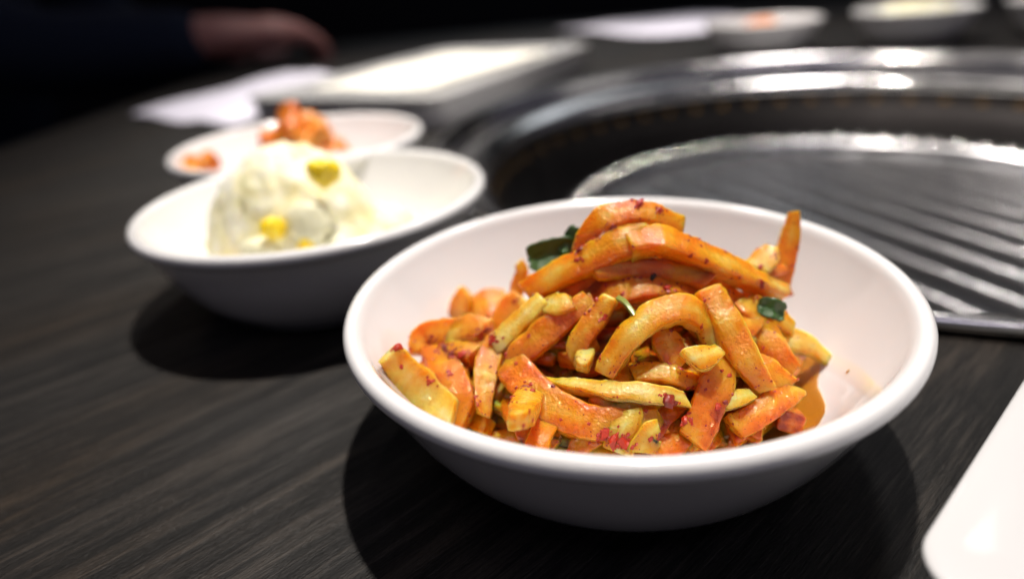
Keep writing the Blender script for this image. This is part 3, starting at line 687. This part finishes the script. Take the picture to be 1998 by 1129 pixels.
cabbage('flat brownish kimchi leaf between the left piece and the tall one', B3 + Vector((-22, -8, 21)), 15, 10, 4.5, 15.1, (0, -.1, .2))

# food in the far bowls
v, f_ = blob(20, 20, 13, 3, 4.4, None, 32); tag(mk('kimchi_mound', v, f_, KIMCHI, None, B4 + Vector((0, 0, 24))), 'brownish mound of food in the left far bowl', 'food mound')
v, f_ = blob(40, 36, 12, 3, 8.4, None, 32); tag(mk('salad_mound', v, f_, POTATO, None, B5 + Vector((0, 0, 28))), 'yellowish mound of salad in the middle far bowl', 'food mound')
v, f_ = blob(30, 30, 12, 3, 1.4, None, 32); tag(mk('radish_mound', v, f_, KIMCHI, None, B6 + Vector((0, 0, 25))), 'orange mound of food in the far bowl at the right edge', 'food mound')

# ------------------------------------------------------------------ rectangular plates
def rrect(hx, hy, r, n=10):
    out = []
    for cx, cy, a0 in ((hx - r, hy - r, 0), (-hx + r, hy - r, pi / 2), (-hx + r, -hy + r, pi), (hx - r, -hy + r, 1.5 * pi)):
        out += [(cx + r * cos(a0 + pi / 2 * k / n), cy + r * sin(a0 + pi / 2 * k / n)) for k in range(n + 1)]
    return out
def plate(label, loc, rot, hx, hy, h, r=14, ft=1.0):
    # (inset, z): foot, outer wall, rolled rim, shallow well
    lv = [(24 * ft, 1.5), (22 * ft, 0), (19 * ft, 0), (17.5 * ft, 1.5), (9 * ft, h * .42), (3.0, h * .80), (.9, h * .9), (.1, h * .955), (0, h * .975), (.5, h * .995), (1.6, h), (5, h - .25), (9, h - 1.0), (14, h - 2.0), (20, h - 2.6)]
    V = []; F_ = []
    for ins, z in lv: V += [(x, y, z) for x, y in rrect(hx - ins, hy - ins, max(r - ins * .55, 2))]
    m_ = len(rrect(hx, hy, r)); 
    for i in range(len(lv) - 1):
        for k in range(m_):
            j = (k + 1) % m_; F_.append((i * m_ + k, i * m_ + j, (i + 1) * m_ + j, (i + 1) * m_ + k))
    F_.append(tuple(range(m_))[::-1]); F_.append(tuple(range((len(lv) - 1) * m_, len(lv) * m_)))
    o = mk('rectangular_plate', V, F_, MELAMINE, None, loc); o.rotation_euler = (0, 0, rot)
    return tag(o, label, 'plate', 'rectangular white plates')
# near plate: its corner lies at the lower right
def place_corner(corner, ang, hx, hy):   # centre of a rectangle whose (-x, +y)... corner is given, long side along ang
    u = Vector((cos(ang), sin(ang), 0)); v_ = Vector((-sin(ang), cos(ang), 0))
    return Vector((corner[0], corner[1], 0)) + u * hx - v_ * hy
ang = radians(40.5)
plate('rounded corner of a glossy white plate at the lower right of the table', place_corner((50.0, 62.2), ang, 110, 70), ang, 110, 70, 20, 9.5, .12)
ang = radians(61.8)
c = Vector((116, 766, 0)) - Vector((cos(ang), sin(ang), 0)) * 165 + Vector((-sin(ang), cos(ang), 0)) * 100
plate('long white rectangular plate lying behind the kimchi bowl, far left of grill', c, ang, 165, 100, 25, 22, .32)

# papers
def sheet(name, label, pts, m, z0, seed, amp=3, ink=False, parent=None, thick=.5, loc=None):
    """quad sheet with soft folds; pts = four corners"""
    n_ = 26; V = []; F_ = []
    a, b_, c_, d = [Vector((*q, 0)) for q in pts]; o0 = (a + b_ + c_ + d) / 4
    for lay in (0, 1):
        for i in range(n_ + 1):
            for j in range(n_ + 1):
                u, v_ = i / n_, j / n_
                q = (a * (1 - u) + b_ * u) * (1 - v_) + (d * (1 - u) + c_ * u) * v_
                z = z0 + amp * max(0, .4 + nz((u * 3, v_ * 3, 0), 1, seed)) + lay * thick
                V.append(Vector((q.x, q.y, z)) - o0)
    m_ = (n_ + 1) ** 2
    for i in range(n_):
        for j in range(n_):
            q = (i * (n_ + 1) + j, (i + 1) * (n_ + 1) + j, (i + 1) * (n_ + 1) + j + 1, i * (n_ + 1) + j + 1)
            F_.append(q[::-1]); F_.append(tuple(x + m_ for x in q))
    rimq = [i * (n_ + 1) for i in range(n_ + 1)] + [n_ * (n_ + 1) + j for j in range(1, n_ + 1)] + [i * (n_ + 1) + n_ for i in range(n_ - 1, -1, -1)] + [j for j in range(n_ - 1, 0, -1)]
    for p_, q in zip(rimq, rimq[1:] + rimq[:1]): F_.append((p_, q, q + m_, p_ + m_))
    o = mk(name, V, F_, m, None, o0)
    return tag(o, label, 'paper')
sheet('paper_napkin', 'lavender white paper napkin spread left of the far plate', [(-372, 690), (-226, 574), (-108, 795), (-290, 985)], PAPER, .4, 3, 5)
sheet('paper_menu', 'cream paper lying on the long rectangular plate', [(-160, 600), (-52, 535), (66, 730), (-57, 800)], MENU, 22.8, 6, 2)
sheet('paper_napkin', 'far blurred violet white paper beside the left far bowl', [(120, 1290), (250, 1010), (480, 1050), (420, 1400)], PAPER, .4, 8, 5)

# ------------------------------------------------------------------ person at the left side of the table
def skin(name, joints, edges, m, parent, sub=2, root=0):
    me = bpy.data.meshes.new(name); me.from_pydata([Vector(j[0]) * S for j in joints], edges, [])
    o = bpy.data.objects.new(name, me); COL.objects.link(o)
    md = o.modifiers.new('skin', 'SKIN'); md.use_smooth_shade = True
    for i, j in enumerate(joints):
        sv = me.skin_vertices[0].data[i]; r_ = j[1]; r_ = r_ if isinstance(r_, tuple) else (r_, r_)
        sv.radius = (r_[0] * S, r_[1] * S); sv.use_root = (i == root)
    s_ = o.modifiers.new('sub', 'SUBSURF'); s_.levels = sub; s_.render_levels = sub
    dg = bpy.context.evaluated_depsgraph_get(); ev = o.evaluated_get(dg); me2 = bpy.data.meshes.new_from_object(ev)
    o.modifiers.clear(); o.data = me2; bpy.data.meshes.remove(me)
    me2.materials.clear(); me2.materials.append(m); me2.polygons.foreach_set('use_smooth', [True] * len(me2.polygons))
    o.parent = parent
    return o
PB = Vector((-900, 1040, -1000)); PSHIFT = Vector((-113, 202, -22))
person = thing('person', 'person in dark navy sleeves resting one hand over the far left of the table', 'person', PB + PSHIFT)
def J(x, y, z): return Vector((x, y, z)) - PB
bj = []; be = []
def chain(start, items):
    k = start
    for q, r_ in items:
        bj.append((J(*q), r_)); i = len(bj) - 1
        if k is not None: be.append((k, i))
        k = i
    return k
pel = chain(None, [((-905, 1060, -300), (125, 150))])
chest = chain(pel, [((-880, 1060, -60), (110, 140)), ((-850, 1060, 180), (125, 165)), ((-835, 1060, 320), (80, 130))])
neck = chain(chest, [((-825, 1060, 420), 62), ((-805, 1060, 500), 62)])
head = chain(neck, [((-785, 1060, 575), (88, 100)), ((-785, 1060, 660), (100, 112)), ((-795, 1060, 735), (70, 80))])
def arm(sh, el, wr, up2, hand_dir, thumb_side, curl):
    s_ = chain(chest, [(sh, 66), (el, 48), (wr, 32)])
    wv = Vector(wr); d = Vector(hand_dir).normalized(); sd = Vector(thumb_side).normalized(); nrm = d.cross(sd).normalized()
    if nrm.z < 0: nrm = -nrm
    pm = chain(s_, [(tuple(wv + d * 38), (42, 28)), (tuple(wv + d * 92), (54, 28))])
    for k, (off, ln) in enumerate(((34, 88), (12, 100), (-11, 94), (-32, 72))):
        b0 = wv + d * 112 + sd * off
        chain(pm, [(tuple(b0), 14), (tuple(b0 + d * ln * .36 - nrm * ln * .2 * curl), 13), (tuple(b0 + d * ln * .44 - nrm * ln * .52 * curl), 12), (tuple(b0 + d * ln * (.95 - .7 * curl) - nrm * ln * .72 * curl), 9.5)])
    tb = wv + d * 45 + sd * 42
    chain(pm - 1, [(tuple(tb), 14), (tuple(tb + d * 42 + sd * 22 - nrm * 8), 13), (tuple(tb + d * 80 + sd * 20 - nrm * 18), 10)])
arm((-835, 880, 320), (-575, 850, 64), (-285, 858, 76), 0, (.86, .5, -.06), (-.5, .86, .1), 1.05)
arm((-835, 1240, 320), (-660, 1300, 62), (-420, 1160, 50), 0, (.9, -.35, -.12), (-.3, -1, .1), .6)
for sy in (-75, 75):
    chain(pel, [((-700, 1060 + sy * 1.3, -330), 88), ((-420, 1060 + sy * 1.5, -345), 68), ((-430, 1060 + sy * 1.5, -680), 52), ((-440, 1060 + sy * 1.5, -925), 34), ((-380, 1060 + sy * 1.6, -965), (34, 28)), ((-250, 1060 + sy * 1.8, -975), (34, 18))])
skin('body', bj, be, SKIN, person, 2, 0)
# clothing: a little larger than the limbs it covers
cj = []; ce = []
def cchain(start, items):
    k = start
    for q, r_ in items:
        cj.append((J(*q), r_)); i = len(cj) - 1
        if k is not None: ce.append((k, i))
        k = i
    return k
c0_ = cchain(None, [((-905, 1060, -320), (150, 178))])
cc = cchain(c0_, [((-880, 1060, -60), (132, 165)), ((-850, 1060, 180), (146, 188)), ((-835, 1060, 330), (98, 150)), ((-828, 1060, 395), (78, 84))]) - 1
cchain(cc, [((-835, 880, 322), 88), ((-740, 862, 190), 76), ((-580, 850, 68), 74), ((-455, 852, 67), 64), ((-345, 856, 67), 54), ((-305, 857, 68), 48)])
cchain(cc, [((-835, 1240, 322), 88), ((-660, 1300, 66), 72), ((-540, 1230, 60), 62), ((-440, 1172, 52), 50)])
skin('sweater', cj, ce, NAVY, person, 2, 0)
cj = []; ce = []
c0_ = cchain(None, [((-905, 1060, -335), (142, 172))])
for sy in (-75, 75):
    cchain(c0_, [((-700, 1060 + sy * 1.3, -332), 104), ((-420, 1060 + sy * 1.5, -345), 84), ((-430, 1060 + sy * 1.5, -680), 70), ((-440, 1060 + sy * 1.5, -900), 58)])
skin('trousers', cj, ce, DARKCLOTH, person, 2, 0)
V, F_ = blob(122, 128, 112, 7, 3.3, -30, 32, .02, .05)
mk('hair', V, F_, HAIR, person, tuple(J(-812, 1060, 682)))
# stool under the person
st = thing('stool', 'dark round stool under the person at the left of the table', 'stool', Vector((-905, 1060, -1000)) + PSHIFT)
v, f_ = lathe([(0, 510), (150, 510), (160, 520), (160, 545), (150, 555), (0, 558)], 40); mk('seat', v, f_, DARKCLOTH, st)
v, f_ = lathe([(0, 0), (140, 0), (140, 12), (30, 22), (26, 509.5), (0, 509.5)], 30); mk('pedestal', v, f_, DARKMETAL, st)
